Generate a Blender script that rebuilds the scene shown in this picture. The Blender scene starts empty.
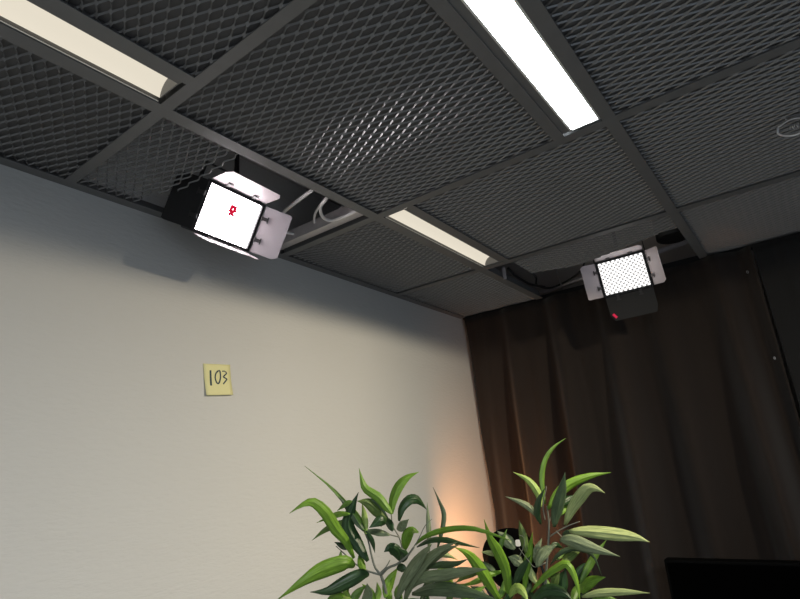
import bpy, math, random
from mathutils import Vector, Matrix

random.seed(7)
scene = bpy.context.scene
COL = scene.collection

# ------------------------------------------------------------------ camera
F = 551.148
R0 = Vector((0.60239182, -0.79522033, -0.068911))      # image right
R1 = Vector((0.20161435, 0.23512125, -0.95082577))     # image down
R2 = Vector((0.77231842, 0.55887622, 0.30196295))      # forward
EYE = Vector((0, 0, 1.786))                            # camera height above the floor
CX, CY = 400.0, 299.5
ZC = EYE.z + 0.664                                     # underside of the ceiling grid

cam_d = bpy.data.cameras.new('camera')
cam_d.sensor_fit = 'HORIZONTAL'
cam_d.sensor_width = 36
cam_d.lens = F / 800 * 36
cam_d.clip_start = 0.02
cam = bpy.data.objects.new('camera', cam_d)
COL.objects.link(cam)
m = Matrix((R0, -R1, -R2)).transposed().to_4x4()
m.translation = EYE
cam.matrix_world = m
scene.camera = cam

def ray(px, py):
    return R0 * ((px - CX) / F) + R1 * ((py - CY) / F) + R2
def at(px, py, d):
    return EYE + ray(px, py) * d
def on_x(px, py, x):
    r = ray(px, py); return EYE + r * (x / r.x)
def on_y(px, py, y):
    r = ray(px, py); return EYE + r * (y / r.y)
def on_z(px, py, z):
    r = ray(px, py); return EYE + r * ((z - EYE.z) / r.z)

# ------------------------------------------------------------------ mesh helper
ORG = {}
class MB:
    def __init__(s): s.v = []; s.f = []; s.mi = []; s.cur = 0
    def face(s, idx): s.f.append(idx); s.mi.append(s.cur)
    def add(s, vs, fs):
        b = len(s.v); s.v += [tuple(p) for p in vs]
        for f in fs: s.face([b + i for i in f])
    def box(s, a, b):
        x0, y0, z0 = a; x1, y1, z1 = b
        s.add([(x0,y0,z0),(x1,y0,z0),(x1,y1,z0),(x0,y1,z0),(x0,y0,z1),(x1,y0,z1),(x1,y1,z1),(x0,y1,z1)],
              [(3,2,1,0),(4,5,6,7),(0,1,5,4),(1,2,6,5),(2,3,7,6),(3,0,4,7)])
    def obox(s, c, X, Y, Z, sx, sy, sz, ch=0.0):
        """box in axes X, Y, Z with chamfered Z edges"""
        c = Vector(c); hx, hy = sx/2, sy/2
        if ch:
            pr = [(-hx+ch,-hy),(hx-ch,-hy),(hx,-hy+ch),(hx,hy-ch),(hx-ch,hy),(-hx+ch,hy),(-hx,hy-ch),(-hx,-hy+ch)]
        else:
            pr = [(-hx,-hy),(hx,-hy),(hx,hy),(-hx,hy)]
        n = len(pr)
        vs = [c + X*a + Y*b - Z*sz/2 for a, b in pr] + [c + X*a + Y*b + Z*sz/2 for a, b in pr]
        s.add(vs, [tuple(reversed(range(n))), tuple(range(n, 2*n))] + [(i, (i+1)%n, n+(i+1)%n, n+i) for i in range(n)])
    def prism(s, pts, off):
        """polygon pts extruded by vector off"""
        n = len(pts); off = Vector(off)
        vs = [Vector(p) for p in pts] + [Vector(p) + off for p in pts]
        s.add(vs, [tuple(reversed(range(n))), tuple(range(n, 2*n))] + [(i, (i+1)%n, n+(i+1)%n, n+i) for i in range(n)])
    def tube(s, pts, r, n=8, cap=True):
        pts = [Vector(p) for p in pts]
        rr = r if isinstance(r, (list, tuple)) else [r]*len(pts)
        b = len(s.v); up = None
        for i, p in enumerate(pts):
            t = (pts[min(i+1, len(pts)-1)] - pts[max(i-1, 0)]).normalized()
            if up is None:
                up = Vector((0,0,1)) if abs(t.z) < .9 else Vector((1,0,0))
            u = (up - t*up.dot(t)).normalized(); w = t.cross(u); up = u
            for k in range(n):
                a = 2*math.pi*k/n
                s.v.append(tuple(p + (u*math.cos(a) + w*math.sin(a))*rr[i]))
        for i in range(len(pts)-1):
            for k in range(n):
                s.face([b+i*n+k, b+i*n+(k+1)%n, b+(i+1)*n+(k+1)%n, b+(i+1)*n+k])
        if cap:
            s.face([b+k for k in reversed(range(n))]); e = b+(len(pts)-1)*n
            s.face([e+k for k in range(n)])
    def lathe(s, c, A, prof, n=28):
        """profile (radius, height along A)"""
        c = Vector(c); A = A.normalized()
        u = A.orthogonal().normalized(); w = A.cross(u); b = len(s.v)
        for r, h in prof:
            for k in range(n):
                a = 2*math.pi*k/n
                s.v.append(tuple(c + A*h + (u*math.cos(a)+w*math.sin(a))*r))
        for i in range(len(prof)-1):
            for k in range(n):
                s.face([b+i*n+k, b+i*n+(k+1)%n, b+(i+1)*n+(k+1)%n, b+(i+1)*n+k])
    def grid(s, nu, nv, fn):
        b = len(s.v)
        for j in range(nv+1):
            for i in range(nu+1): s.v.append(tuple(fn(i/nu, j/nv)))
        for j in range(nv):
            for i in range(nu):
                a = b+j*(nu+1)+i
                s.face([a, a+1, a+nu+2, a+nu+1])
    def build(s, name, mat, parent=None, smooth=False, origin=None):
        if origin is None:
            lo = [min(p[k] for p in s.v) for k in range(3)]; hi = [max(p[k] for p in s.v) for k in range(3)]
            origin = Vector(((lo[0]+hi[0])/2, (lo[1]+hi[1])/2, lo[2]))
        me = bpy.data.meshes.new(name)
        me.from_pydata([(p[0]-origin.x, p[1]-origin.y, p[2]-origin.z) for p in s.v], [], s.f)
        mats = mat if isinstance(mat, (list, tuple)) else [mat]
        for mm in mats: me.materials.append(mm)
        for p, k in zip(me.polygons, s.mi):
            p.material_index = k; p.use_smooth = smooth
        me.update()
        o = bpy.data.objects.new(name, me); COL.objects.link(o)
        ORG[o.name] = origin.copy()
        if parent is not None:
            o.parent = parent; o.location = origin - ORG[parent.name]
        else: o.location = origin
        return o

def empty(name, loc):
    o = bpy.data.objects.new(name, None); COL.objects.link(o)
    o.empty_display_size = .05
    o.location = loc; ORG[o.name] = Vector(loc); return o
def tag(o, label, cat, group=None, kind=None):
    o['label'] = label; o['category'] = cat
    if group: o['group'] = group
    if kind: o['kind'] = kind
    return o
def structure(o, label=None, cat=None):
    o['kind'] = 'structure'
    if label: o['label'] = label
    if cat: o['category'] = cat
    return o
def bevel(o, w, seg=2):
    b = o.modifiers.new('bevel', 'BEVEL'); b.width = w; b.segments = seg; b.limit_method = 'ANGLE'
    return o
def spline(pts, n):
    """Catmull-Rom through pts"""
    P = [Vector(p) for p in pts]
    P = [P[0]*2-P[1]] + P + [P[-1]*2-P[-2]]
    out = []; k = len(P)-3
    for i in range(n+1):
        t = i/n*k; j = min(int(t), k-1); t -= j
        a, b, c, d = P[j:j+4]
        out.append(0.5*((2*b) + (c-a)*t + (2*a-5*b+4*c-d)*t*t + (3*b-a-3*c+d)*t**3))
    return out

# ------------------------------------------------------------------ materials
def mat(name, col, rough=.6, metal=0., spec=.5, bump=None, var=None, sheen=0, transl=0):
    mt = bpy.data.materials.new(name); mt.use_nodes = True
    nt = mt.node_tree; N = nt.nodes; L = nt.links
    bs = N['Principled BSDF']
    bs.inputs['Base Color'].default_value = (*col, 1)
    bs.inputs['Roughness'].default_value = rough
    bs.inputs['Metallic'].default_value = metal
    bs.inputs['Specular IOR Level'].default_value = spec
    if sheen: bs.inputs['Sheen Weight'].default_value = sheen
    tc = N.new('ShaderNodeTexCoord')
    if var:
        sc_, amt = var
        nz = N.new('ShaderNodeTexNoise'); nz.inputs['Scale'].default_value = sc_; nz.inputs['Detail'].default_value = 4
        L.new(tc.outputs['Object'], nz.inputs['Vector'])
        mx = N.new('ShaderNodeMix'); mx.data_type = 'RGBA'
        mx.inputs['A'].default_value = (*[c*(1-amt) for c in col], 1)
        mx.inputs['B'].default_value = (*[min(1, c*(1+amt)) for c in col], 1)
        L.new(nz.outputs['Fac'], mx.inputs['Factor']); L.new(mx.outputs['Result'], bs.inputs['Base Color'])
    if bump:
        sc_, st, dist = bump
        nz = N.new('ShaderNodeTexNoise'); nz.inputs['Detail'].default_value = 3
        if isinstance(sc_, tuple):
            mp = N.new('ShaderNodeMapping'); mp.inputs['Scale'].default_value = sc_
            L.new(tc.outputs['Object'], mp.inputs['Vector']); L.new(mp.outputs['Vector'], nz.inputs['Vector'])
            nz.inputs['Scale'].default_value = 1
        else:
            nz.inputs['Scale'].default_value = sc_; L.new(tc.outputs['Object'], nz.inputs['Vector'])
        bp = N.new('ShaderNodeBump'); bp.inputs['Strength'].default_value = st; bp.inputs['Distance'].default_value = dist
        L.new(nz.outputs['Fac'], bp.inputs['Height']); L.new(bp.outputs['Normal'], bs.inputs['Normal'])
    if transl:
        tr = N.new('ShaderNodeBsdfTranslucent'); tr.inputs['Color'].default_value = (*[min(1, c*1.4) for c in col], 1)
        ms = N.new('ShaderNodeMixShader'); ms.inputs['Fac'].default_value = transl
        L.new(bs.outputs['BSDF'], ms.inputs[1]); L.new(tr.outputs['BSDF'], ms.inputs[2])
        L.new(ms.outputs['Shader'], N['Material Output'].inputs['Surface'])
    return mt

def glow(name, col, strength, base=(.8,.8,.8)):
    mt = mat(name, base, .5)
    bs = mt.node_tree.nodes['Principled BSDF']
    bs.inputs['Emission Color'].default_value = (*col, 1)
    bs.inputs['Emission Strength'].default_value = strength
    return mt

def led_glow(name, col, bright, dim, M4, cell):
    """LED board: rows of round cells on a dimmer board, in the lamp's own axes"""
    mt = mat(name, (.5,.5,.5), .4)
    nt = mt.node_tree; N = nt.nodes; L = nt.links; bs = N['Principled BSDF']
    at_ = N.new('ShaderNodeAttribute'); at_.attribute_name = 'face_uv'
    sp = N.new('ShaderNodeSeparateXYZ'); L.new(at_.outputs['Vector'], sp.inputs[0])
    def mth(op, a, b=None):
        n = N.new('ShaderNodeMath'); n.operation = op
        for i, q in enumerate((a, b)):
            if q is None: continue
            if isinstance(q, (int, float)): n.inputs[i].default_value = q
            else: L.new(q, n.inputs[i])
        return n.outputs[0]
    k = 2*math.pi/cell
    c1 = mth('COSINE', mth('MULTIPLY', mth('ADD', sp.outputs[0], sp.outputs[1]), k/2))
    c2 = mth('COSINE', mth('MULTIPLY', mth('SUBTRACT', sp.outputs[0], sp.outputs[1]), k/2))
    s_ = mth('ABSOLUTE', mth('MULTIPLY', c1, c2))
    mr = N.new('ShaderNodeMapRange'); mr.inputs['From Min'].default_value = .12; mr.inputs['From Max'].default_value = .58
    mr.inputs['To Min'].default_value = dim; mr.inputs['To Max'].default_value = bright
    L.new(s_, mr.inputs['Value'])
    bs.inputs['Emission Color'].default_value = (*col, 1)
    L.new(mr.outputs['Result'], bs.inputs['Emission Strength'])
    return mt

M_mesh = mat('black_mesh_paint', (.165,.165,.165), .22, 0, .8)
M_fleece = mat('black_fleece', (.105,.103,.105), .95)
M_grid = mat('black_grid_paint', (.15,.15,.15), .5, 0, .4, var=(30,.12))
M_slab = mat('plenum_paint', (.55,.50,.51), .9, var=(3,.2))
M_wall = mat('pale_wallpaper', (.60,.595,.575), .75, 0, .3, bump=((50,50,170), .30, .0035), var=(1.2,.03))
M_curt = mat('dark_brown_cloth', (.030,.022,.018), .9, 0, .2, bump=((900,900,400), .3, .0008), var=((400),.35), sheen=.15)
M_curt2 = mat('black_cloth', (.018,.0175,.0175), .9, 0, .2, bump=((900,900,400), .3, .0008), var=((400),.3), sheen=.1)
M_black = mat('black_plastic', (.012,.012,.013), .45)
M_blackm = mat('black_metal', (.02,.02,.022), .4, .3)
M_flap_lit = mat('lit_flap_metal', (.62,.55,.57), .45, .15, bump=(220,.1,.001))  # doors facing the LEDs: their pinkish lamplight is put into the colour
M_flap_unlit = mat('unlit_flap_metal', (.014,.0135,.014), .7)  # same doors where no lamplight falls, shade put into the colour
M_clip = mat('dark_clip', (.06,.055,.055), .4, .5)
M_steel = mat('steel', (.55,.55,.56), .3, .9)
M_galv = mat('galvanised_channel', (.62,.58,.59), .4, .35, var=(60,.15))
M_cablew = mat('white_cable_sheath', (.85,.82,.82), .45)
M_cableb = mat('black_cable_sheath', (.02,.02,.02), .4)
M_white = mat('white_enamel', (.8,.79,.74), .4)
M_paper = mat('yellow_paper', (.78,.74,.39), .8, var=(25,.05))
M_ink = mat('dark_ink', (.035,.06,.075), .7)
M_red = glow('red_mark', (.8,.01,.08), .28, (.7,.02,.08))
M_floor = mat('grey_floor', (.30,.295,.29), .6, var=(4,.15))
M_green = mat('blue_grey_wall_paint', (.52,.60,.71), .9)
M_dark = mat('dark_wall_paint', (.5,.46,.43), .9)
M_screen = mat('dark_glass_screen', (.001,.001,.001), .6, 0, 0)
M_case = mat('matte_black_case', (.0015,.0015,.0015), .7, 0, .05)
M_glass = mat('clear_plastic', (.8,.85,.85), .06)
M_glass.node_tree.nodes['Principled BSDF'].inputs['Transmission Weight'].default_value = .9
M_pot = mat('dark_pot', (.05,.045,.04), .5)
M_soil = mat('soil', (.05,.035,.025), .95, bump=(90,.8,.01))
M_lens = glow('warm_lamp_lens', (1,.62,.32), 2.2)
M_tube1 = glow('cream_diffuser', (1.0,.91,.74), .74, (.1,.1,.1))
M_tube2 = glow('white_diffuser', (.88,.955,1.0), 15.0, (.1,.1,.1))
LEAF = {
 'b': mat('leaf_bright_green', (.17,.32,.035), .45, 0, .4, var=(38,.28), transl=.25),
 'y': mat('leaf_yellow_green', (.34,.47,.13), .5, 0, .35, var=(38,.2), transl=.25),
 'p': mat('leaf_pale_green', (.40,.47,.22), .55, 0, .3, var=(40,.2), transl=.2),
 'm': mat('leaf_mid_green', (.12,.23,.04), .45, 0, .4, var=(38,.3), transl=.2),
 'o': mat('leaf_olive_green', (.11,.17,.04), .5, 0, .4, var=(38,.3), transl=.15),
 'd': mat('leaf_dark_green', (.022,.058,.018), .4, 0, .45, var=(38,.3), transl=.05),
 'g': mat('leaf_grey_green', (.18,.225,.135), .55, 0, .35, var=(40,.2), transl=.1),
 'k': mat('leaf_dark_grey_green', (.062,.10,.05), .5, 0, .4, var=(40,.25), transl=.05),
}
for mt in LEAF.values():
    nt = mt.node_tree; N = nt.nodes; L = nt.links; bs = N['Principled BSDF']
    src = bs.inputs['Base Color'].links[0].from_socket
    a = N.new('ShaderNodeAttribute'); a.attribute_name = 'blade'
    w_ = N.new('ShaderNodeTexNoise'); w_.inputs['Scale'].default_value = 5; w_.inputs['Detail'].default_value = 2
    mp = N.new('ShaderNodeMapping'); mp.inputs['Scale'].default_value = (2.2, .5, 1)
    L.new(a.outputs['Vector'], mp.inputs['Vector']); L.new(mp.outputs['Vector'], w_.inputs['Vector'])
    cr = N.new('ShaderNodeValToRGB'); cr.color_ramp.elements[0].position = .32; cr.color_ramp.elements[0].color = (.55,.6,.5,1)
    cr.color_ramp.elements[1].position = .68; cr.color_ramp.elements[1].color = (1.35,1.3,1.2,1)
    L.new(w_.outputs['Fac'], cr.inputs['Fac'])
    mx = N.new('ShaderNodeMix'); mx.data_type = 'RGBA'; mx.blend_type = 'MULTIPLY'; mx.inputs['Factor'].default_value = 1
    L.new(src, mx.inputs['A']); L.new(cr.outputs['Color'], mx.inputs['B'])
    L.new(mx.outputs['Result'], bs.inputs['Base Color'])
M_stem = mat('grey_green_stem', (.15,.16,.125), .6, var=(60,.25))

# ------------------------------------------------------------------ the room
WY = 1.222          # left wall
CXP = 2.182         # curtain plane
SLAB = EYE.z + 0.95
def quadbox(name, a, b, mt, **k):
    q = MB(); q.box(a, b); return structure(q.build(name, mt), **k)
quadbox('wall_left', (-2.3, WY, 0), (2.42, WY+.1, SLAB), M_wall)
quadbox('wall_back', (2.32, -2.2, 0), (2.42, WY, SLAB), M_dark)
quadbox('wall_right', (-2.3, -2.3, 0), (2.42, -2.2, SLAB), M_green)
quadbox('wall_front', (-2.4, -2.3, 0), (-2.3, WY+.1, SLAB), M_grid)
quadbox('floor', (-2.4, -2.3, -.05), (2.42, WY+.1, 0), M_floor)
quadbox('ceiling', (-2.4, -2.3, SLAB), (2.42, WY+.1, SLAB+.08), M_slab)

# --- suspended grid (metres from the camera axis)
A1 = (.8156, .8455); A2 = (.190, .2168); A3 = (-.436, -.409)
B1 = (.4367, .4594); B2 = (1.054, 1.0785); B3 = (1.634, 1.660); B0 = (-.183, -.158)
XE = 2.150
def rail(axis, lo, hi, c0, c1):
    q = MB(); t = .002; h = .034; mid = (c0+c1)/2
    if axis == 'x':
        q.box((lo, c0, ZC), (hi, c1, ZC+t)); q.box((lo, mid-.003, ZC+t), (hi, mid+.003, ZC+h))
    else:
        q.box((c0, lo, ZC), (c1, hi, ZC+t)); q.box((mid-.003, lo, ZC+t), (mid+.003, hi, ZC+h))
    return structure(q.build('ceiling_rail', M_grid))
for a in (A1, A2, A3): rail('x', B0[0]-.6, XE, *a)
rail('x', B0[1], B1[0], .712, .7365)                # beside the left strip light
rail('x', B2[1], B3[0], .7175, .7365)               # beside the middle strip light
rail('x', B1[1], B2[0], .2975, .3217)               # beside the bright strip light
for b in (B0, B1, B2, B3):
    for lo, hi in ((A3[1], A2[0]), (A2[1], A1[0]), (A1[1], WY-.028)):
        rail('y', lo, hi, *b)
q = MB(); q.box((B0[0]-.6, WY-.028, ZC), (XE, WY, ZC+.002)); q.box((B0[0]-.6, WY-.003, ZC+.002), (XE, WY, ZC+.03))
structure(q.build('trim_1', M_grid))

# --- expanded metal panels
PITCH = 10.25e-3; LWD = 42.8e-3; SW = 3.3e-3; TILT = math.radians(46); TH = 1.3e-3
def panel(x0, x1, y0, y1, label, edge=None, zoff=.003, sag=None, backing=True):
    """strands run along y, zigzag in x, join their neighbours in flat bonds"""
    q = MB(); c, s = math.cos(TILT), math.sin(TILT)
    if edge is None:
        x0 -= .006; x1 += .006; y0 -= .006; y1 += .006
    n0 = math.ceil(x0/PITCH); n1 = math.floor(x1/PITCH)
    A = PITCH/2 - SW*c/2; Hh = SW*s/2
    bond = .165
    ks = []
    y = math.floor(y0/LWD)*LWD
    st = []
    j = 0
    while y < y1 + LWD:
        # +1 plateau, then -1 plateau
        for f, v in ((-bond/2, 1), (bond/2, 1), (.5-bond/2, -1), (.5+bond/2, -1)):
            st.append((y+f*LWD, v))
        y += LWD
    def clip(st, lo, hi):
        out = []
        for (ya, va), (yb, vb) in zip(st, st[1:]):
            if yb <= lo or ya >= hi: continue
            a, b = max(ya, lo), min(yb, hi)
            if not out: out.append((a, va+(vb-va)*(a-ya)/(yb-ya)))
            out.append((b, va+(vb-va)*(b-ya)/(yb-ya)))
        return out
    for k in range(n0, n1+1):
        xc = k*PITCH
        lo, hi = y0, y1
        if edge: 
            r = edge(xc)
            if r is None: continue
            lo, hi = r
        sg = 1 if k % 2 else -1
        pts = clip(st, lo, hi)
        b = len(q.v)
        for yy, v in pts:
            X = xc + sg*v*A; Z = ZC + zoff + SW*s + .001 + sg*v*Hh
            if sag: Z += sag(xc, yy)
            for a, t in ((-1,-1),(1,-1),(1,1),(-1,1)):
                q.v.append((X + a*SW/2*c + t*TH/2*s, yy, Z - a*SW/2*s + t*TH/2*c))
        for i in range(len(pts)-1):
            for e in range(4):
                q.face([b+i*4+e, b+i*4+(e+1)%4, b+(i+1)*4+(e+1)%4, b+(i+1)*4+e])
        e = b+(len(pts)-1)*4
        q.face([b+3,b+2,b+1,b]); q.face([e,e+1,e+2,e+3])
    o = q.build('ceiling_panel', M_mesh)
    if backing:
        g = MB(); g.box((x0, y0, ZC+.012), (x1, y1, ZC+.014)); g.build('backing', M_fleece, o)
    return tag(o, label, 'ceiling panel', 'black expanded metal ceiling panels')

panel(B0[1], B1[0], A1[1], WY-.028, 'black expanded-metal ceiling panel between the left strip light and the pale wall')
panel(B1[1], .64, A1[1], WY-.028, 'black metal mesh panel with a cut ragged edge behind the lamp by the wall',
      backing=False, edge=lambda x: None if x > .628+.01*math.sin(x*300) else (A1[1]-.006, WY-.022 if x < .6 else 1.12))
panel(B2[1], B3[0], A1[1], WY-.028, 'black metal mesh panel between the middle strip light and the pale wall')
panel(B3[1], XE, A1[1], WY-.028, 'black metal mesh panel in the corner where pale wall meets curtain')
panel(B0[1], B1[0], A2[1], .712, 'black metal mesh panel at the top edge right of the left strip light')
panel(B1[1], B2[0], .3217, A1[0], 'large square black mesh panel with glinting edges left of the bright strip light')
panel(B2[1], B3[0], A2[1], .7175, 'square black mesh panel between the middle strip light and the lamp by the curtain')
def strip_edge(x):
    hi = .72 if x < 1.83 else .70 - (x-1.83)*2.6
    lo = A2[1]-.004 if x < 1.785 else .295 + (x-1.80)*3.3
    return (lo, hi) if x < 1.872 and hi > lo + .02 else None
panel(B3[1], 1.9, A2[1], .72, 'narrow cut black mesh strip just behind the lamp by the curtain', edge=strip_edge, backing=False,
      sag=lambda x, y: -.004*math.sin((x-1.66)*9))
panel(B0[1], B1[0], A3[1], A2[0], 'black mesh panel right of the near end of the bright strip light, out past the frame top')
panel(B1[1], B2[0], A3[1], A2[0], 'black metal mesh panel in the top right corner, beside the bright strip light')
panel(B2[1], B3[0], A3[1], A2[0], 'black mesh panel at the right edge under which the shiny clip hangs')
panel(B3[1], XE, A3[1], A2[0], 'greenish-lit black mesh panel above the curtain join at the right')

# --- strip lights
def strip_light(x0, x1, y0, y1, ya, yb, dmat, emat, label, lip=0.0):
    root = empty('strip_light', (x0/2+x1/2, (y0+y1)/2, ZC))
    q = MB(); t = .0015; zt = ZC+.052
    q.box((x0, y0, ZC+.002), (x1, ya, ZC+.002+t)); q.box((x0, yb, ZC+.002), (x1, y1, ZC+.002+t))
    q.box((x0, y0, ZC+.0035), (x1, y0+t, zt)); q.box((x0, y1-t, ZC+.0035), (x1, y1, zt))
    q.box((x0, y0, zt), (x1, y1, zt+t))
    q.build('housing', M_grid, root)
    yv = yb - (0 if lip else .007)
    r = (yv-ya)/2; yc = (ya+yv)/2
    for xe, sg in ((x0, 1), (x1, -1)):
        e = MB()
        prof = [(yc - r*math.cos(a*math.pi/16), ZC+.0035+r*1.05*math.sin(a*math.pi/16)) for a in range(17)]
        e.prism([Vector((xe, y, z)) for y, z in prof], (sg*.002, 0, 0))
        e.build('end_plate', emat, root)
    d = MB()
    d.grid(1, 24, lambda u, v: (x0+.002+u*(x1-x0-.004), yc - r*math.cos(v*math.pi), ZC+.0035 + r*1.05*math.sin(v*math.pi)))
    d.build('diffuser', dmat, root, smooth=True)
    if lip:
        l = MB()
        l.box((x0, ya, ZC+.0005), (x1, ya+lip, ZC+.004)); l.box((x0, yb-lip, ZC+.0005), (x1, yb, ZC+.004))
        l.box((x1-.003, ya, ZC+.0005), (x1, yb, ZC+.004))
        l.build('white_lip', M_white, root)
    else:
        l = MB(); l.box((x0, yb, ZC+.0008), (x1, yb+.0012, ZC+.003)); l.build('edge_glint', M_white, root)  # white strip standing in for light caught along the rail edge
    return tag(root, label, 'ceiling light', 'strip lights set into the ceiling')
strip_light(-.155, .4300, .7365, .8156, .747, .8115, M_tube1, M_grid, 'long cream strip light in the ceiling at the top left corner')
strip_light(1.0855, 1.6435-.012, .7365, .8156, .751, .8125, M_tube1, M_grid, 'short cream strip light in the ceiling between the two lamps')
strip_light(.4625, 1.0455, .2168, .2975, .2173, .2817, M_tube2, M_white, 'dazzling white strip light at the top centre of the ceiling', lip=.004)

# ------------------------------------------------------------------ barn door lamps
def frame(Z, Xh):
    Z = Vector(Z).normalized(); X = Vector(Xh); X = (X - Z*X.dot(Z)).normalized()
    return X, Z.cross(X), Z
def studio_lamp(o, Z, Xh, ang, dmat, unlit_doors, label):
    W, H = .150, .115
    o = EYE + Vector(o); X, Y, Z = frame(Z, Xh)
    P = lambda x, y, z: o + X*x + Y*y + Z*z
    root = empty('studio_lamp', o - Z*.03)
    b = MB(); b.obox(P(0,0,-.0305), X, Y, Z, W+.014, H+.014, .055, .006)
    for k in range(7): b.obox(P(0, -.045+.015*k, -.062), X, Y, Z, W-.03, .004, .010)     # cooling fins
    bevel(b.build('housing', M_blackm, root), .0015)
    fr = MB(); t = .007
    for s in (-1, 1):
        fr.obox(P(0, s*(H/2+t/2), 0), X, Y, Z, W+2*t, t, .010)
        fr.obox(P(s*(W/2+t/2), 0, 0), X, Y, Z, t, H, .010)
    fr.build('front_frame', M_blackm, root)
    # LED board with a lens over every cell
    d = MB(); d.add([P(-W/2,-H/2,-.002), P(W/2,-H/2,-.002), P(W/2,H/2,-.002), P(-W/2,H/2,-.002)], [(0,1,2,3)])
    nx, ny = 12, 9
    uv = [(-W/2,-H/2,0),(W/2,-H/2,0),(W/2,H/2,0),(-W/2,H/2,0)]
    for j in range(ny):
        for i in range(nx):
            x = (i+.5)/nx*W - W/2; y = (j+.5)/ny*H - H/2; rr = .0056
            base = len(d.v); rings = [(1, 0), (.8, .55), (.45, .85)]
            for f, h in rings:
                for k in range(8):
                    a = k*math.pi/4; dx, dy = rr*f*math.cos(a), rr*f*math.sin(a)
                    d.v.append(tuple(P(x+dx, y+dy, -.0018+h*.004))); uv.append((x+dx, y+dy, 0))
            d.v.append(tuple(P(x, y, -.0018+.004))); uv.append((x, y, 0))
            for q_ in range(2):
                for k in range(8):
                    d.face([base+q_*8+k, base+q_*8+(k+1)%8, base+(q_+1)*8+(k+1)%8, base+(q_+1)*8+k])
            for k in range(8): d.face([base+16+k, base+16+(k+1)%8, base+24])
    do = d.build('led_board', dmat, root)
    a_ = do.data.attributes.new('face_uv', 'FLOAT_VECTOR', 'POINT')
    for i, p in enumerate(uv): a_.data[i].vector = p
    # doors
    for nm, D, T, half, span in (('top', Y, X, H/2, W), ('right', X, -Y, W/2, H), ('bottom', -Y, -X, H/2, W), ('left', -X, Y, W/2, H)):
        g = math.radians(ang[nm]); hin = half + .0095; L = .086 if nm in unlit_doors else .070
        dirv = D*math.cos(g) + Z*math.sin(g)
        nrm = dirv.cross(T).normalized()
        Q = lambda s, l, n=0: o + D*hin + Z*.006 + T*s + dirv*l + nrm*n
        hw = span/2 + .004
        pts = [Q(-hw, 0), Q(hw, 0), Q(hw, L*.8), Q(hw-.008, L), Q(-hw+.003, L), Q(-hw, L*.9)]
        if nm in ('top', 'bottom'):
            pts = [Q(-hw, 0), Q(hw, 0), Q(hw, L*.75), Q(hw-.012, L), Q(-hw+.008, L), Q(-hw, L*.75)]
        f = MB(); f.prism(pts, nrm*.0012)
        door = f.build('barn_door', M_flap_unlit if nm in unlit_doors else M_flap_lit, root)
        for s in (-.25, .25):
            c = MB()
            c.tube([Q(s*span-.006, 0), Q(s*span+.006, 0)], .0028, 8)
            for nn in (.0025, -.0025):
                c.obox(Q(s*span, .0085, nn if nn > 0 else nn), T, dirv, nrm, .009, .014, .0016)
                c.obox(Q(s*span, .0155, nn), T, dirv, nrm, .016, .003, .0022)
            c.build('hinge', M_clip, door)
    # bracket and hanging stem
    y_ = MB()
    for s in (-1, 1):
        y_.obox(P(s*(W/2+.0115), (H/2+.035)/2, -.035), X, Y, Z, .003, H/2+.055, .016)
    y_.obox(P(0, H/2+.045, -.035), X, Y, Z, W+.026, .003, .016)
    y_.build('bracket', M_blackm, root)
    for s in (-1, 1):
        k = MB(); k.lathe(P(s*(W/2+.013), 0, -.035), X*s, [(0,.012),(.009,.012),(.010,.006),(.010,0),(0,0)], 14); k.build('knob', M_black, root)
    tp = P(0, H/2+.0465, -.035)
    s_ = MB(); s_.tube([tp, tp + Vector((0,0,.03)), Vector((tp.x, tp.y, SLAB-.001))], [.007,.006,.006], 10); s_.lathe(Vector((tp.x, tp.y, SLAB-.012)), Vector((0,0,1)), [(0,0),(.03,0),(.03,.0115),(0,.0115)], 16)
    s_.build('stem', M_blackm, root)
    tag(root, label, 'studio lamp', 'square LED lamps with barn doors')
    return root, P

led1 = led_glow('led_cells_full', (1, .94, .965), 12.5, 5, None, .0125)
led2 = led_glow('led_cells_dimmed', (1, .97, .95), 1.9, .08, None, .0155)
lampA, PA = studio_lamp((.751,1.041,.630), (-.026,-.881,-.473), (.999,-.004,-.048),
    dict(top=68, right=40, bottom=84, left=-62), led1, ('left',), 'glaring square LED lamp hanging by the pale wall, barn doors open')
lampB, PB = studio_lamp((1.955,.437,.616), (-.95,-.19,-.25), (.175,-.98,.06),
    dict(top=80, right=58, bottom=-4, left=48), led2, ('bottom',), 'smaller-looking square LED lamp in front of the dark curtain, cells visible')
# small red marks, given a faint glow of their own
c = MB()
def mark(Pf, pts, w, z):
    for (xa, ya), (xb, yb) in zip(pts, pts[1:]):
        d = Vector((xb-xa, yb-ya)); d.normalize(); n = Vector((-d.y, d.x))*w/2; e = d*w/2
        c.prism([Pf(xa-e.x+n.x, ya-e.y+n.y, z), Pf(xa-e.x-n.x, ya-e.y-n.y, z), Pf(xb+e.x-n.x, yb+e.y-n.y, z), Pf(xb+e.x+n.x, yb+e.y+n.y, z)], Pf(0,0,.0006)-Pf(0,0,0))
mark(PA, [(-.006,.015),(-.005,.026),(.004,.026),(.006,.018),(-.001,.013),(-.006,.015)], .0085, .0045)
mark(PA, [(-.001,.012),(-.005,.006)], .007, .0045); mark(PA, [(-.003,.010),(.005,.006)], .007, .0045)
c.build('red_mark', M_red, lampA)
c = MB()
pm = [on_x(x, y, 1.93) for x, y in ((611.3,313.4),(614.6,311.3),(617.3,315.4),(614.2,317.4))]
pm = None
X_, Y_, Z_ = frame((-.95,-.19,-.25), (.175,-.98,.06))
mark(PB, [(-.067,-.131),(-.062,-.139)], .0085, .0045)
c.build('red_patch', M_red, lampB)

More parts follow.
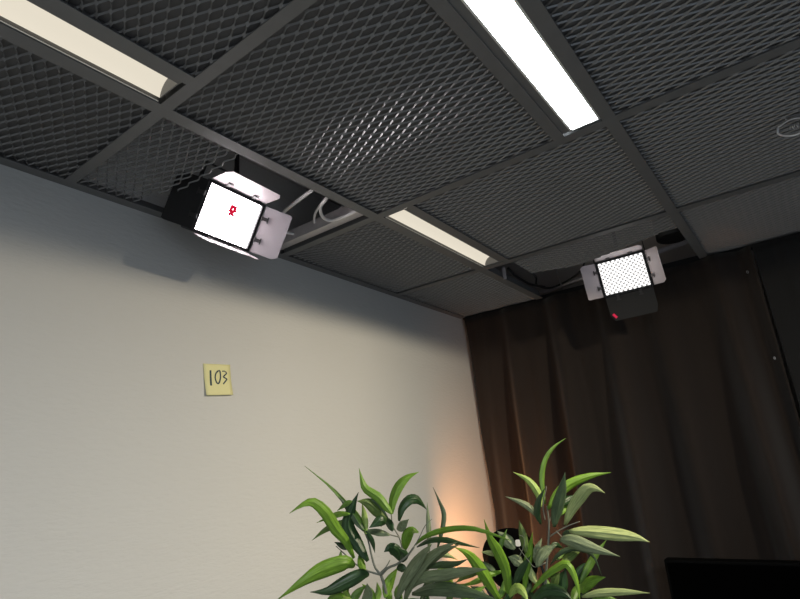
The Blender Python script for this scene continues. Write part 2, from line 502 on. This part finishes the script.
# ------------------------------------------------------------------ things in the ceiling openings
def cable(pts, r, mt, label, name, group):
    q = MB(); q.tube(spline(pts, 40), r, 8)
    return tag(q.build(name, mt, smooth=True), label, 'cable', group)
zz = lambda px, py, z: on_z(px, py, EYE.z+z)
gw = 'white cables in the opening beside the wall lamp'
cable([zz(276,222,.70), zz(286,210,.70), zz(300,199,.705), zz(316,187,.715), zz(325,178,.74)], .0048, M_cablew, 'straight white cable slanting up from behind the wall lamp', 'white_cable', gw)
cable([zz(331,190,.72), zz(327,198,.70), zz(320.5,207,.69), zz(323,217,.682), zz(331,220.5,.680), zz(343,217,.672), zz(355,211.5,.672), zz(362,206,.68)], .0046, M_cablew, 'white cable bent in a wide U next to the channel', 'white_cable', gw)
cable([zz(332,192,.74), zz(324,200,.72), zz(315.5,213,.706), zz(314.5,222,.70), zz(317.5,231,.69)], .0034, M_cablew, 'white cable curving down left of the U-shaped cable', 'white_cable', gw)
cable([zz(350,200,.74), zz(342,207,.72), zz(331,217.5,.705), zz(327,225,.70), zz(325,232,.70)], .0032, M_cablew, 'thin white cable crossing behind the U-shaped cable', 'white_cable', gw)
cable([zz(272,230,.70), zz(286,232.5,.695), zz(298,235,.692), zz(308,236,.69), zz(318,240,.69)], .0040, M_cablew, 'low white cable running from lamp to the channel end', 'white_cable', gw)
q = MB()
q.box((1.022, A1[1]+.004, ZC+.012), (1.025, WY-.03, ZC+.045)); q.box((1.025, A1[1]+.004, ZC+.012), (1.050, WY-.03, ZC+.015)); q.box((1.025, A1[1]+.004, ZC+.042), (1.050, WY-.03, ZC+.045))
tag(q.build('metal_channel', M_galv), 'pale galvanised channel along the edge of the opening beside the wall lamp', 'channel')

cable([zz(588,252,.78), zz(585,259,.75), zz(581.5,270,.735), zz(568,280.5,.72), zz(550,288,.71), zz(537,285,.715), zz(536,277,.73), zz(528,270,.76)], .0042, M_cableb, 'black cable sagging in a loop left of the curtain lamp', 'black_cable', 'black cables in the opening by the curtain')
cable([zz(545,287,.705), zz(530,284,.70), zz(516,276,.70), zz(508,268,.72)], .005, M_cableb, 'black cable lying along the rail near the middle strip light', 'black_cable', 'black cables in the opening by the curtain')
q = MB(); q.tube([zz(555,267,.752), zz(565,295.5,.672)], .0022, 8)
tag(q.build('hanger_rod', M_steel), 'thin pale hanger rod slanting past the black cable loop', 'rod')
q = MB(); a = zz(503.5,267,.700); bb = zz(505,279.5,.668)
q.obox((a+bb)/2, Vector((.3,-.95,0)).normalized(), Vector((.95,.3,0)).normalized(), Vector((0,0,1)), .012, .003, .045)
tag(q.build('hanger_strap', M_galv), 'short metal strap hanging at the end of the middle strip light', 'strap')
q = MB(); pa = on_x(546,291,2.23); pb = on_x(600,272,2.23); dd = (pb-pa)/(pb.y-pa.y)
q.tube([pa + dd*(WY-pa.y), pb - dd*.35], .010, 12)
tag(q.build('conduit_pipe', M_galv, smooth=True), 'pale pipe above the curtain behind the black cable loop', 'pipe')
# round duct end beside the curtain lamp
q = MB(); pc = zz(672,229,.74)
q.lathe(Vector((pc.x, pc.y, EYE.z+.705)), Vector((0,0,1)), [(0,.004),(.045,.004),(.052,0),(.056,.004),(.056,.24)], 32)
tag(q.build('duct_pipe', M_black, smooth=True), 'round black duct above the curtain lamp', 'duct')

# shiny clip under the mesh at the right frame edge
root = empty('wire_clip', Vector((1.374,-.093,ZC-.03)))
g0 = zz(789,128,.645)
q = MB(); q.tube(spline([g0+Vector((0,.018,.010)), g0+Vector((.004,.020,-.002)), g0+Vector((.010,.006,-.012)), g0+Vector((.016,-.014,-.012)), g0+Vector((.012,-.030,.0)), g0+Vector((.002,-.028,.012)), g0+Vector((-.004,-.006,.016)), g0+Vector((0,.018,.010))], 40), .0026, 8)
q.build('loop', M_steel, root, smooth=True)
q = MB(); hel = [g0 + Vector((.004+.006*math.cos(t*.9), -.002-.0011*t, .001+.006*math.sin(t*.9))) for t in range(36)]
q.tube(hel, .0011, 6); q.build('coil_spring', M_steel, root, smooth=True)
q = MB(); q.tube([g0+Vector((0,.0,.014)), g0+Vector((0,.0,.032))], .002, 8); q.build('hook', M_steel, root, smooth=True)
tag(root, 'small shiny clip with a coil hanging under the mesh at the right edge', 'clip')

# ------------------------------------------------------------------ curtains
def curtain(name, mt, ya, yb, x0, amp, ph, edge, label, top=ZC-.003, seed=1, lam=1.0):
    rnd = random.Random(seed)
    waves = [(rnd.uniform(9, 16), rnd.uniform(.4, 1), rnd.uniform(0, 6.3)) for _ in range(3)] + \
            [(rnd.uniform(30, 68), rnd.uniform(.6, 1.1), rnd.uniform(0, 6.3)) for _ in range(4)]
    fine = [(rnd.uniform(70, 150), rnd.uniform(.2, .5), rnd.uniform(0, 6.3)) for _ in range(5)]
    H = top - .02
    q = MB()
    def fn(u, v):
        y = ya + (yb-ya)*u; d = v*H; z = top - d
        k = min(1, .25 + d/.9)
        yy = y + .02*d*math.sin(y*3+1)
        off = sum(a*math.sin(w*lam*yy + p + .25*d*math.sin(w)) for w, a, p in waves)*amp*k*(.45+.85*u)
        off += sum(a*math.sin(w*yy + p) for w, a, p in fine)*.004*math.exp(-d/.22)
        off += .006*math.exp(-((d-.05)/.004)**2) * (0.4) - .004*math.exp(-(d/.045)**4)
        e = edge(d)
        y += e*(1-u)**6
        return (x0 - .03 + off*(1-(1-u)**14*.7) + edge(d, 1)*(1-u)**5, y, z)
    q.grid(int(abs(yb-ya)/.0045), 70, fn)
    o = q.build(name, mt, smooth=True)
    sd = o.modifiers.new('cloth', 'SOLIDIFY'); sd.thickness = .0016
    return tag(o, label, 'curtain', 'dark curtains along the back')
def left_edge(d, deep=0):
    if deep: return .085*min(1, d/.85)**.8
    return -.008 - .004*math.sin(d*9)
curtain('curtain', M_curt, WY-.012, .058, CXP, .026, 0, left_edge, 'wide dark brown curtain hanging in folds from the pale wall to the join', seed=11)
curtain('curtain', M_curt2, .054, -1.25, CXP-.014, .008, 0, lambda d, deep=0: 0 if deep else -.012*d, 'flatter black curtain right of the join at the right edge', seed=5)
q = MB(); q.box((CXP-.042, -1.3, ZC-.012), (CXP-.002, WY-.03, ZC+.012))
q = MB(); q.box((CXP-.012, -1.3, ZC-.002), (CXP+.012, WY-.004, ZC+.02))
tag(q.build('curtain_track', M_black), 'black curtain track along the ceiling edge above the curtains', 'track')
for px, py, lab in ((747.5,272,'upper tiny metal eyelet at the curtain join'), (774.5,358,'lower tiny metal eyelet on the curtain join')):
    pcn = on_x(px, py, CXP-.062)
    q = MB(); q.tube(spline([pcn+Vector((0, .0025*math.cos(t), .004*math.sin(t))) for t in [i*math.pi/5 for i in range(11)]], 24), .0009, 6)
    tag(q.build('curtain_eyelet', M_steel, smooth=True), lab, 'eyelet', 'metal eyelets at the curtain join')

# ------------------------------------------------------------------ sticky note
cs = [on_y(x, y, WY-.0008) for x, y in ((203,363.6),(229.8,364.8),(231.6,395.2),(205,395.8))]
def note_pt(u, v, lift=0):
    p = cs[0].lerp(cs[1], u).lerp(cs[3].lerp(cs[2], u), v)
    return p + Vector((0, -(.0005 + .011*max(0, v-.25)**2 + lift), 0))
q = MB(); q.grid(6, 14, lambda u, v: note_pt(u, v)); 
note = q.build('sticky_note', M_paper, smooth=True)
sd = note.modifiers.new('paper', 'SOLIDIFY'); sd.thickness = .0003
tag(note, 'yellow sticky note with handwritten 103 on the pale wall', 'sticky note')
def note_px(x, y):
    # picture position on the note to the sheet's own coordinates
    u = (x - (203 + (y-363.6)*.062))/26.7; v = (y - 363.6 - u*1.0)/31.6
    return u, v
def stroke(pts, w):
    P = [note_px(*p) for p in pts]; q.v; S = spline([Vector((u, v, 0)) for u, v in P], 8*(len(P)-1)) if len(P) > 2 else [Vector((P[0][0], P[0][1], 0)).lerp(Vector((P[1][0], P[1][1], 0)), i/8) for i in range(9)]
    vs = []; fs = []
    for i, s in enumerate(S):
        t = (S[min(i+1, len(S)-1)] - S[max(i-1, 0)]).normalized(); n = Vector((-t.y, t.x, 0))*w/2
        vs += [note_pt(s.x+n.x, s.y+n.y, .0006), note_pt(s.x-n.x, s.y-n.y, .0006)]
    for i in range(len(S)-1): fs.append((2*i, 2*i+1, 2*i+3, 2*i+2))
    q.add(vs, fs)
q = MB()
stroke([(210.0,370.3),(210.2,385.6)], .068)
stroke([(218.0,370.6),(215.4,373.5),(214.6,378.5),(216.2,383.3),(218.3,383.0),(219.8,378),(219.6,372.5),(218.6,370.2)], .05)
stroke([(221.6,371.4),(224.2,371.3)], .036); stroke([(224.2,371.3),(226.4,373.4)], .036)
stroke([(226.4,373.4),(222.6,377.2)], .045); stroke([(222.6,377.2),(226.6,379.6)], .045); stroke([(226.6,379.6),(222.4,384.6)], .045)
ink = q.build('handwriting', M_ink, note)
sd = ink.modifiers.new('ink', 'SOLIDIFY'); sd.thickness = .0001
ink['label'] = 'dark handwritten number 103'

# ------------------------------------------------------------------ plants
def leaf(root, base_d, pts, w, key, dz=0.0, roll=0.0, prof=.42, n=12):
    """pts run from leaf base to tip"""
    k = len(pts)
    P3 = [at(x, y, base_d + dz*(i/(k-1))) for i, (x, y) in enumerate(pts)]
    S = spline(P3, n); q = MB(); wm = .82*w/F*base_d
    cr = math.cos(roll)
    for i, p in enumerate(S):
        t = i/n
        tang = (S[min(i+1, n)] - S[max(i-1, 0)]).normalized()
        view = (p - EYE).normalized()
        side = tang.cross(view).normalized()
        nor = side.cross(tang).normalized()
        sv = (side*math.cos(roll) + nor*math.sin(roll)); nv = sv.cross(tang).normalized()
        if t < prof: f = .22 + .78*math.sin(t/prof*math.pi/2)**.9
        else: f = max(.015, math.cos((t-prof)/(1-prof)*math.pi/2)**1.15)
        hw = wm/2*f/max(.55, abs(cr))
        for a, h in ((-1, .10), (-.5, .0), (-.08, -.10), (0, -.17), (.08, -.10), (.5, .0), (1, .10)):
            wav = .06*math.sin(t*17 + a*2)*hw
            q.v.append(tuple(p + sv*hw*a + nv*(h*hw*1.4 + wav*abs(a))))
    for i in range(n):
        for j in range(6):
            q.face([i*7+j, i*7+j+1, (i+1)*7+j+1, (i+1)*7+j])
    o = q.build('leaf', LEAF[key], root, smooth=True)
    ba = o.data.attributes.new('blade', 'FLOAT_VECTOR', 'POINT'); sd_ = random.uniform(0, 40)
    for i in range(n+1):
        for j, a in enumerate((-1, -.5, -.08, 0, .08, .5, 1)): ba.data[i*7+j].vector = (a + sd_, i/n*3 + sd_, sd_)
    sd = o.modifiers.new('blade', 'SOLIDIFY'); sd.thickness = .0005
    return o
def stem(root, d, pts, r0, r1=None, dz=0):
    r1 = r1 or r0*.7; k = len(pts)
    S = spline([at(x, y, d + dz*i/(k-1)) for i, (x, y) in enumerate(pts)], 6*(k-1)); n = len(S)
    q = MB(); q.tube(S, [r0+(r1-r0)*i/(n-1)*1.0 for i in range(n)], 7)
    return q.build('stem', M_stem, root, smooth=True)
def pot(root, foot, top):
    q = MB(); f = Vector((foot.x, foot.y, 0))
    q.lathe(f, Vector((0,0,1)), [(0,.0),(.105,.0),(.135,.26),(.142,.262),(.142,.285),(.128,.285),(.125,.25)], 32)
    q.build('pot', M_pot, root, smooth=True)
    q = MB(); q.lathe(f, Vector((0,0,1)), [(0,.245),(.06,.25),(.1245,.243)], 32); q.build('soil', M_soil, root, smooth=True)
    q = MB(); q.tube(spline([f+Vector((0,0,.2)), f+Vector((.012,.01,.7)), f+Vector((-.01,.0,1.1)), top+Vector((0,0,-.05)), top], 20), [.012-.0004*i for i in range(21)], 9)
    q.build('trunk', M_stem, root, smooth=True)

dL = .95
tl = at(388, 604, dL); plantL = empty('potted_plant', Vector((tl.x, tl.y, 0)))
tag(plantL, 'leafy artificial plant standing in front of the bare pale wall', 'plant', 'artificial leafy plants')
pot(plantL, tl, tl)
stem(plantL, dL, [(388,604),(385,588),(381,575)], .0030, .0026)
stem(plantL, dL, [(381,575),(388,568),(397,564),(407,556),(414,547)], .0024, .0016, -.05)
stem(plantL, dL, [(381,575),(368,571),(357,565),(349,558),(336,546)], .0018, .0008, .02)
stem(plantL, dL, [(381,575),(375,567),(371,553),(368,540),(363,529)], .0022, .0012, .03)
stem(plantL, dL, [(379,574),(386,567),(390,560)], .0013, .0009, .01)
stem(plantL, dL+.02, [(404,558),(402,547),(399,537),(393,526),(391,512)], .0016, .0009, .03)
stem(plantL, dL+.02, [(399,537),(393,535.5),(387,534)], .0013, .0009, 0)
stem(plantL, dL-.04, [(408,556),(418,540),(425,526),(432,519)], .0010, .0005, 0)
LL = [
 ([(366,531),(364,528),(357,515),(345,502),(330,486.5),(304.5,466)], 6, 'm', .04, .9),
 ([(354,558),(346,541),(336,529),(326,513),(314,502.5),(303,504.5),(289.5,513.5)], 14, 'b', -.05, .3),
 ([(368,561),(358,545),(348,527),(352,508),(358.5,492)], 17, 'd', .03, .2),
 ([(364,531),(357,521),(348,508),(338,496)], 9, 'k', .02, .2),
 ([(352,501),(346,504),(337,511)], 6, 'm', 0, .2),
 ([(350,514),(340,514),(330,517),(316.5,523)], 7, 'b', .03, .4),
 ([(349,521),(338,524),(325,530),(312,540.5)], 8, 'm', .05, .4),
 ([(392,514),(387,508),(378,497),(366,489),(362,480),(359,468)], 11, 'b', .03, .2),
 ([(392,514),(393,500),(399,486),(408,477),(419,472)], 12, 'b', .03, .3),
 ([(399,521),(402,508),(409,500),(416,499),(421,503),(427,510)], 12, 'd', .03, .4),
 ([(429,552),(429,535),(428,518),(427,502)], 6, 'g', .03, .3),
 ([(437,550),(442,530),(444,515),(440,503),(433,487)], 6, 'k', .05, .4),
 ([(386,521),(378,511),(368,503),(357,501)], 15, 'o', .0, .2),
 ([(388,518),(378,504),(368,500),(357,501)], 5, 'k', .02, .3),
 ([(366,534),(365,524),(364,513),(362,503)], 8, 'y', .03, .3),
 ([(386,523),(380,521),(369,528)], 13, 'd', -.02, .1),
 ([(397,529),(402,526),(409,519)], 11, 'g', -.03, .2),
 ([(393,531),(389,523),(381,515)], 9, 'd', .03, .3),
 ([(390,535),(376,532),(362,531)], 8, 'g', .01, .3),
 ([(351,547),(343,546),(334.5,542)], 8, 'd', .02, .2),
 ([(340,562),(341,550)], 4, 'm', .01, .2),
 ([(354,567),(346,563),(325,569),(305,580),(277,600)], 19, 'b', -.06, .2),
 ([(369,575),(361,575),(345,583),(328,591),(310,592)], 16, 'd', -.04, .2),
 ([(365,573),(361,562),(361,548)], 9, 'b', .03, .3),
 ([(366,531),(372,541),(375,553)], 6, 'd', .01, .3),
 ([(402,562),(397,552),(390,548),(384,552)], 14, 'd', -.02, .1),
 ([(402,562),(404,554),(398,548)], 10, 'd', -.01, .2),
 ([(405,550),(406,542),(408,534),(413,530),(419,532)], 13, 'b', -.02, .1),
 ([(406,534),(412,531),(419,533)], 6, 'y', -.03, .1),
 ([(415,545),(423,538),(437,532),(455,528.5),(475,529),(495,535),(512,541)], 6.5, 'b', -.08, .5),
 ([(417,547),(430,540.5),(446,540),(462,544),(480,548)], 6.5, 'd', -.06, .5),
 ([(396,601),(404,582),(414,566),(424,553),(432,544)], 13, 'g', -.10, .2),
 ([(404,603),(411,583),(424,563),(441,549),(458,542)], 11, 'g', -.11, .3),
 ([(416,584),(430,563),(445,551),(461,544)], 8, 'g', -.08, .3),
 ([(424,568),(440,565),(455,564),(468,559)], 8, 'k', -.05, .2),
 ([(406,592),(420,579),(445,575),(468,571),(488,569)], 13, 'g', -.12, .2),
 ([(412,594),(436,589),(466,592),(505,603)], 15, 'k', -.16, .2),
 ([(438,585),(448,583),(459,588)], 8, 'b', -.05, .2),
 ([(385,598),(389,583),(398,567)], 13, 'b', .03, .2),
 ([(397,569),(402,568),(408,571)], 10, 'd', -.01, .2),
 ([(362,604),(368,594),(367,583)], 12, 'g', -.02, .2),
 ([(325,604),(338,595),(350,604)], 9, 'b', -.03, .1),
 ([(350,604),(357,594),(366,585)], 10, 'm', .02, .2),
 ([(375,604),(370,592),(362,584)], 9, 'b', .02, .2),
 ([(389,604),(391,590)], 6, 'b', .02, .1),
 ([(445,604),(455,590),(470,583)], 8, 'm', -.05, .2),
 ([(420,600),(432,580),(442,566)], 7, 'k', .03, .3),
 ([(330,604),(345,600),(358,604)], 8, 'y', -.04, .2),
 ([(402,604),(398,592),(405,578)], 10, 'm', .05, .2),
 ([(372,604),(378,594),(377,582)], 9, 'm', .06, .3),
 ([(352,604),(346,593),(349,578)], 9, 'm', .06, .3),
 ([(430,604),(424,592),(430,576)], 9, 'd', .05, .3),
 ([(450,600),(448,586),(456,572)], 8, 'm', .06, .3),
 ([(470,604),(462,594),(452,590)], 9, 'b', .0, .2),
 ([(421,566),(433,556),(446,555),(458,560)], 8, 'p', .04, .3),
 ([(434,572),(446,570),(459,574)], 7, 'm', .05, .3),
 ([(470,604),(476,592),(486,586)], 8, 'm', .06, .3),
]
for pts, w, key, dz, roll in LL:
    leaf(plantL, dL + random.uniform(-.015, .015), pts, w, key, dz, roll*random.choice((-1, 1)))

dR = 1.15
tr = at(545, 606, dR); plantR = empty('potted_plant', Vector((tr.x, tr.y, 0)))
tag(plantR, 'leafy artificial plant standing in front of the dark curtain', 'plant', 'artificial leafy plants')
pot(plantR, tr, tr)
stem(plantR, dR, [(545,606),(546,575),(548,548),(549,525),(547,506)], .0030, .0016)
stem(plantR, dR, [(549,537),(559,530.5),(570,525),(580,521.5)], .0016, .0008, -.02)
stem(plantR, dR, [(545,520),(543,505),(546,490),(546,486)], .0014, .0007, .01)
stem(plantR, dR, [(549,523),(553,510),(552,500)], .0012, .0006, .0)
stem(plantR, dR, [(556,531),(562,537),(566,540)], .0012, .0007, -.01)
stem(plantR, dR, [(547,562),(535,567),(528,560),(519,548)], .0011, .0006, -.03)
stem(plantR, dR-.02, [(518,560),(524,545),(523,537),(519,535)], .0009, .0005, -.02)
RL = [
 ([(500,601),(490,584),(479,567),(468,554),(454,547)], 14, 'b', -.06, .2),
 ([(510,604),(506,572),(498,552),(490,538),(484,519)], 13, 'b', -.04, .2),
 ([(499,552),(502,541),(507,529)], 6, 'm', .02, .2),
 ([(515,549),(507,540),(497,531)], 14, 'g', .02, .2),
 ([(523,566),(516,560),(508,557)], 13, 'g', .01, .2),
 ([(498,555),(490,553),(481,552)], 6, 'p', .02, .2),
 ([(503,571),(490,575),(475,582),(456,587)], 7, 'b', -.04, .3),
 ([(480,572),(468,575),(455,583)], 8, 'o', .02, .3),
 ([(496,576),(488,568),(478,560)], 11, 'k', .03, .2),
 ([(526,553),(523,536),(519,520)], 10, 'o', .02, .2),
 ([(524,592),(527,566),(530,549),(532.5,532)], 10, 'b', .01, .2),
 ([(514,588),(521,571),(531,555)], 10, 'd', -.02, .2),
 ([(531,592),(544,577),(558,567),(567,564),(574,575),(578,588),(580,603)], 9, 'b', -.06, .3),
 ([(507,598),(516,588),(523,592),(529,604)], 11, 'y', -.05, .2),
 ([(530,604),(545,591),(562,592),(572,600)], 14, 'd', -.04, .1),
 ([(540,603),(553,595),(568,600)], 12, 'd', -.05, .1),
 ([(551,564),(558,555),(570,549),(583,550),(594,557),(602,576)], 6, 'k', -.03, .4),
 ([(560,540),(572,541),(592,548),(620,556.5)], 16, 'g', -.05, .15),
 ([(569,531),(588,531.5),(615,534),(635,537),(649.5,542)], 15, 'p', -.05, .15),
 ([(562,564),(571,555),(584,547)], 11, 'o', .03, .2),
 ([(580,583),(588,568),(597,553),(607,539)], 9, 'm', .03, .3),
 ([(575,580),(581,571),(589,561)], 11, 'd', .01, .2),
 ([(582,593),(585,586),(594,580),(606,577)], 13, 'b', -.03, .2),
 ([(582,597),(600,593),(625,592),(650,593)], 9, 'p', -.05, .3),
 ([(562,596),(562,582),(566,568)], 15, 'd', .01, .1),
 ([(553,590),(555,580),(560,572)], 10, 'o', .0, .2),
 ([(537,567),(541,556),(548,549),(557,545)], 13, 'g', .01, .2),
 ([(535,563),(537,550),(542,538)], 9, 'g', .02, .2),
 ([(550,547),(556,545),(563,548)], 7, 'd', .01, .3),
 ([(537,584),(532,575),(531,566)], 9, 'p', .01, .2),
 ([(545,504),(543,490),(542,475),(546,458),(555,446),(566,438)], 6.5, 'm', .05, .6),
 ([(541,507),(538,493),(528,480),(513,472)], 9, 'y', .03, .2),
 ([(538,518),(530,508),(520,502),(505,496.5)], 8, 'g', .02, .2),
 ([(541,524),(537,513),(539,500),(545,488)], 8, 'd', -.02, .2),
 ([(554,527),(557,510),(562,490),(565,472)], 14, 'k', -.02, .15),
 ([(548,509),(557,495),(570,484),(590,476),(611,472.5)], 12, 'b', .03, .2),
 ([(565,525),(571,511),(580,497),(588,488.5),(596,488.5),(605,493)], 14, 'p', -.04, .2),
 ([(563,504),(569,500),(576,495)], 10, 'd', .02, .1),
 ([(561,515),(564,508),(570,504)], 8, 'b', .02, .1),
 ([(568,530),(566,536),(572,542)], 8, 'k', .02, .2),
 ([(520,604),(528,592),(532,580)], 8, 'k', .02, .2),
 ([(486,604),(480,592),(470,586)], 9, 'k', .02, .2),
 ([(494,604),(503,590),(505,576)], 8, 'm', .03, .2),
 ([(590,604),(602,597),(618,600)], 9, 'm', -.02, .2),
 ([(545,604),(548,588),(543,574)], 10, 'm', .05, .2),
 ([(535,600),(526,586),(527,572)], 9, 'd', .06, .3),
 ([(557,560),(564,552),(575,556)], 8, 'm', .05, .2),
 ([(572,604),(577,590),(590,582)], 10, 'm', .05, .2),
 ([(503,604),(512,590),(511,574)], 9, 'd', .05, .3),
 ([(548,570),(556,578),(567,578)], 9, 'b', .04, .2),
 ([(600,604),(590,596),(577,596)], 9, 'd', .04, .2),
]
for pts, w, key, dz, roll in RL:
    leaf(plantR, dR + random.uniform(-.015, .015), pts, w, key, dz, roll*random.choice((-1, 1)))

# the lower, bushier part of both plants
for root, d, x0 in ((plantL, dL, 388), (plantR, dR, 545)):
    for i in range(14):
        yb = 612 + i*9; sg = -1 if i % 2 else 1
        ln = random.uniform(38, 62); dr = random.uniform(-22, 14)
        leaf(root, d, [(x0+sg*3, yb), (x0+sg*ln*.45, yb-8), (x0+sg*ln, yb+dr)], random.uniform(10, 14), random.choice('bbmdgo'),
             random.uniform(-.07, .07), random.uniform(-.4, .4))

# ------------------------------------------------------------------ warm lamp at the corner
hc = on_x(512, 563, 1.86)
aim = Vector((.60, .42, .34)).normalized()
root = empty('floor_lamp', Vector((hc.x, hc.y, 0)))
q = MB(); q.lathe(hc, aim, [(0,-.075),(.035,-.073),(.062,-.058),(.080,-.030),(.088,.005),(.089,.055),(.092,.056),(.092,.062),(.084,.062),(.082,.0),(.03,-.03),(0,-.03)], 36)
q.build('lamp_head', M_case, root, smooth=True)
q = MB(); q.lathe(hc, aim, [(0,.0),(.03,-.002),(.05,-.001),(.07,.0)], 24); q.build('lens', M_lens, root, smooth=True)
sidev = aim.cross(Vector((0,0,1))).normalized()
q = MB()
q.tube(spline([hc+sidev*.095, hc+sidev*.1+Vector((0,0,-.06)), hc+sidev*.05+Vector((0,0,-.125)), hc-sidev*.05+Vector((0,0,-.125)), hc-sidev*.1+Vector((0,0,-.06)), hc-sidev*.095], 30), .005, 8)
q.build('bracket', M_black, root, smooth=True)
q = MB(); q.tube([hc+Vector((0,0,-.125)), Vector((hc.x, hc.y, .02))], .011, 12); q.build('pole', M_black, root, smooth=True)
q = MB(); q.lathe(Vector((hc.x, hc.y, 0)), Vector((0,0,1)), [(0,0),(.13,0),(.13,.012),(.05,.025),(0,.025)], 32); q.build('base', M_black, root)
q = MB(); bk = hc - aim*.0735
vu = Vector((0,0,1)); 
tp = on_x(517, 541, 1.80)
fwd = (hc - EYE).normalized()
rt = fwd.cross(vu).normalized(); up2 = rt.cross(fwd)
q.obox(at(518, 543, (hc-EYE).dot(R2) - .082), rt, up2, fwd, .016, .020, .004, .003)
q.build('white_patch', M_white, root)  # plain white patch on the back of the head
tag(root, 'round black spot lamp half hidden by leaves, lighting the corner warm orange', 'lamp')

# ------------------------------------------------------------------ dark monitor
p0 = on_x(663.5, 559.5, 1.85)
mx, my, mz = 1.85, p0.y, p0.z
root = empty('monitor', Vector((mx+.03, my-.31, 0)))
q = MB(); q.box((mx, my-.62, mz-.37), (mx+.045, my, mz)); bevel(q.build('casing', M_case, root), .003)
q = MB(); q.box((mx-.001, my-.612, mz-.362), (mx+.001, my-.008, mz-.008)); q.build('screen', M_screen, root)
q = MB(); q.box((mx+.02, my-.345, .02), (mx+.05, my-.275, mz-.37)); q.build('pole', M_black, root)
q = MB(); q.box((mx-.12, my-.5, 0), (mx+.17, my-.12, .02)); q.build('base', M_black, root)
tag(root, 'black flat screen in front of the curtain at the bottom right corner', 'monitor')

# ------------------------------------------------------------------ light
def add_light(name, typ, loc, target, energy, col, **k):
    l = bpy.data.lights.new(name, typ); l.energy = energy; l.color = col
    for a, b in k.items(): setattr(l, a, b)
    o = bpy.data.objects.new(name, l); COL.objects.link(o)
    o.location = loc
    o.rotation_euler = (Vector(target)-Vector(loc)).to_track_quat('-Z', 'Y').to_euler()
    return o
# unseen key lamp right of the frame, masked to stop just under the ceiling
kp = EYE + Vector((1.25, -.42, .640))
key = add_light('key_lamp', 'POINT', kp, kp + Vector((0, 0, -1)), 98, (1, .87, .65), shadow_soft_size=.03)
key.rotation_euler = (0, 0, 0)
# beam shape is masked in nodes: cut under the ceiling, dimmed towards the curtain
key.data.use_nodes = True
nt = key.data.node_tree; N = nt.nodes; L = nt.links
em = N['Emission']
tc = N.new('ShaderNodeTexCoord')
def beam(nx, ny, nz, stops):
    v = N.new('ShaderNodeVectorMath'); v.operation = 'DOT_PRODUCT'; v.inputs[1].default_value = (nx, ny, nz)
    L.new(tc.outputs['Normal'], v.inputs[0])
    mr = N.new('ShaderNodeMapRange'); mr.inputs['From Min'].default_value = -1; mr.inputs['From Max'].default_value = 1
    L.new(v.outputs['Value'], mr.inputs['Value'])
    cr = N.new('ShaderNodeValToRGB'); L.new(mr.outputs['Result'], cr.inputs['Fac'])
    e = cr.color_ramp.elements
    while len(e) < len(stops): e.new(.5)
    for el, (p, val) in zip(e, stops): el.position = (p+1)/2; el.color = (val, val, val, 1)
    return cr.outputs['Color']
SG = 1
c1 = beam(0, 0, -SG, [(.058, 0), (.102, .60), (.45, 1.0)])
ca = math.radians(50)
c2 = beam(-math.sin(ca)*SG, math.cos(ca)*SG, 0, [(-.55, .06), (-.10, .14), (.14, .42), (.55, 1)])
c3 = beam(SG, 0, 0, [(-.65, .55), (-.10, 1)])
mm = N.new('ShaderNodeMath'); mm.operation = 'MULTIPLY'
m2 = N.new('ShaderNodeMath'); m2.operation = 'MULTIPLY'
L.new(c1, mm.inputs[0]); L.new(c2, mm.inputs[1]); L.new(mm.outputs[0], m2.inputs[0]); L.new(c3, m2.inputs[1])
L.new(m2.outputs[0], em.inputs['Strength'])
# warm spot in the corner lamp
add_light('warm_spot', 'SPOT', hc+aim*.03, hc+Vector((.60,.42,.12)), 4.8, (1, .42, .15), spot_size=math.radians(172), spot_blend=.7, shadow_soft_size=.03)
# unseen fill light added further back to lift the wall and ceiling
add_light('fill_glow', 'AREA', (-1.1, -.9, ZC-.02), (-1.1, -.9, 0), 66, (.90, .96, 1), shape='RECTANGLE', size=.6, size_y=.1)
w = bpy.data.worlds.new('world'); scene.world = w; w.use_nodes = True
w.node_tree.nodes['Background'].inputs[0].default_value = (.5,.6,.7,1)
w.node_tree.nodes['Background'].inputs[1].default_value = .05

scene.view_settings.view_transform = 'Standard'
scene.view_settings.look = 'None'
scene.view_settings.exposure = 0
scene.view_settings.gamma = 1
scene.view_settings.use_curve_mapping = False
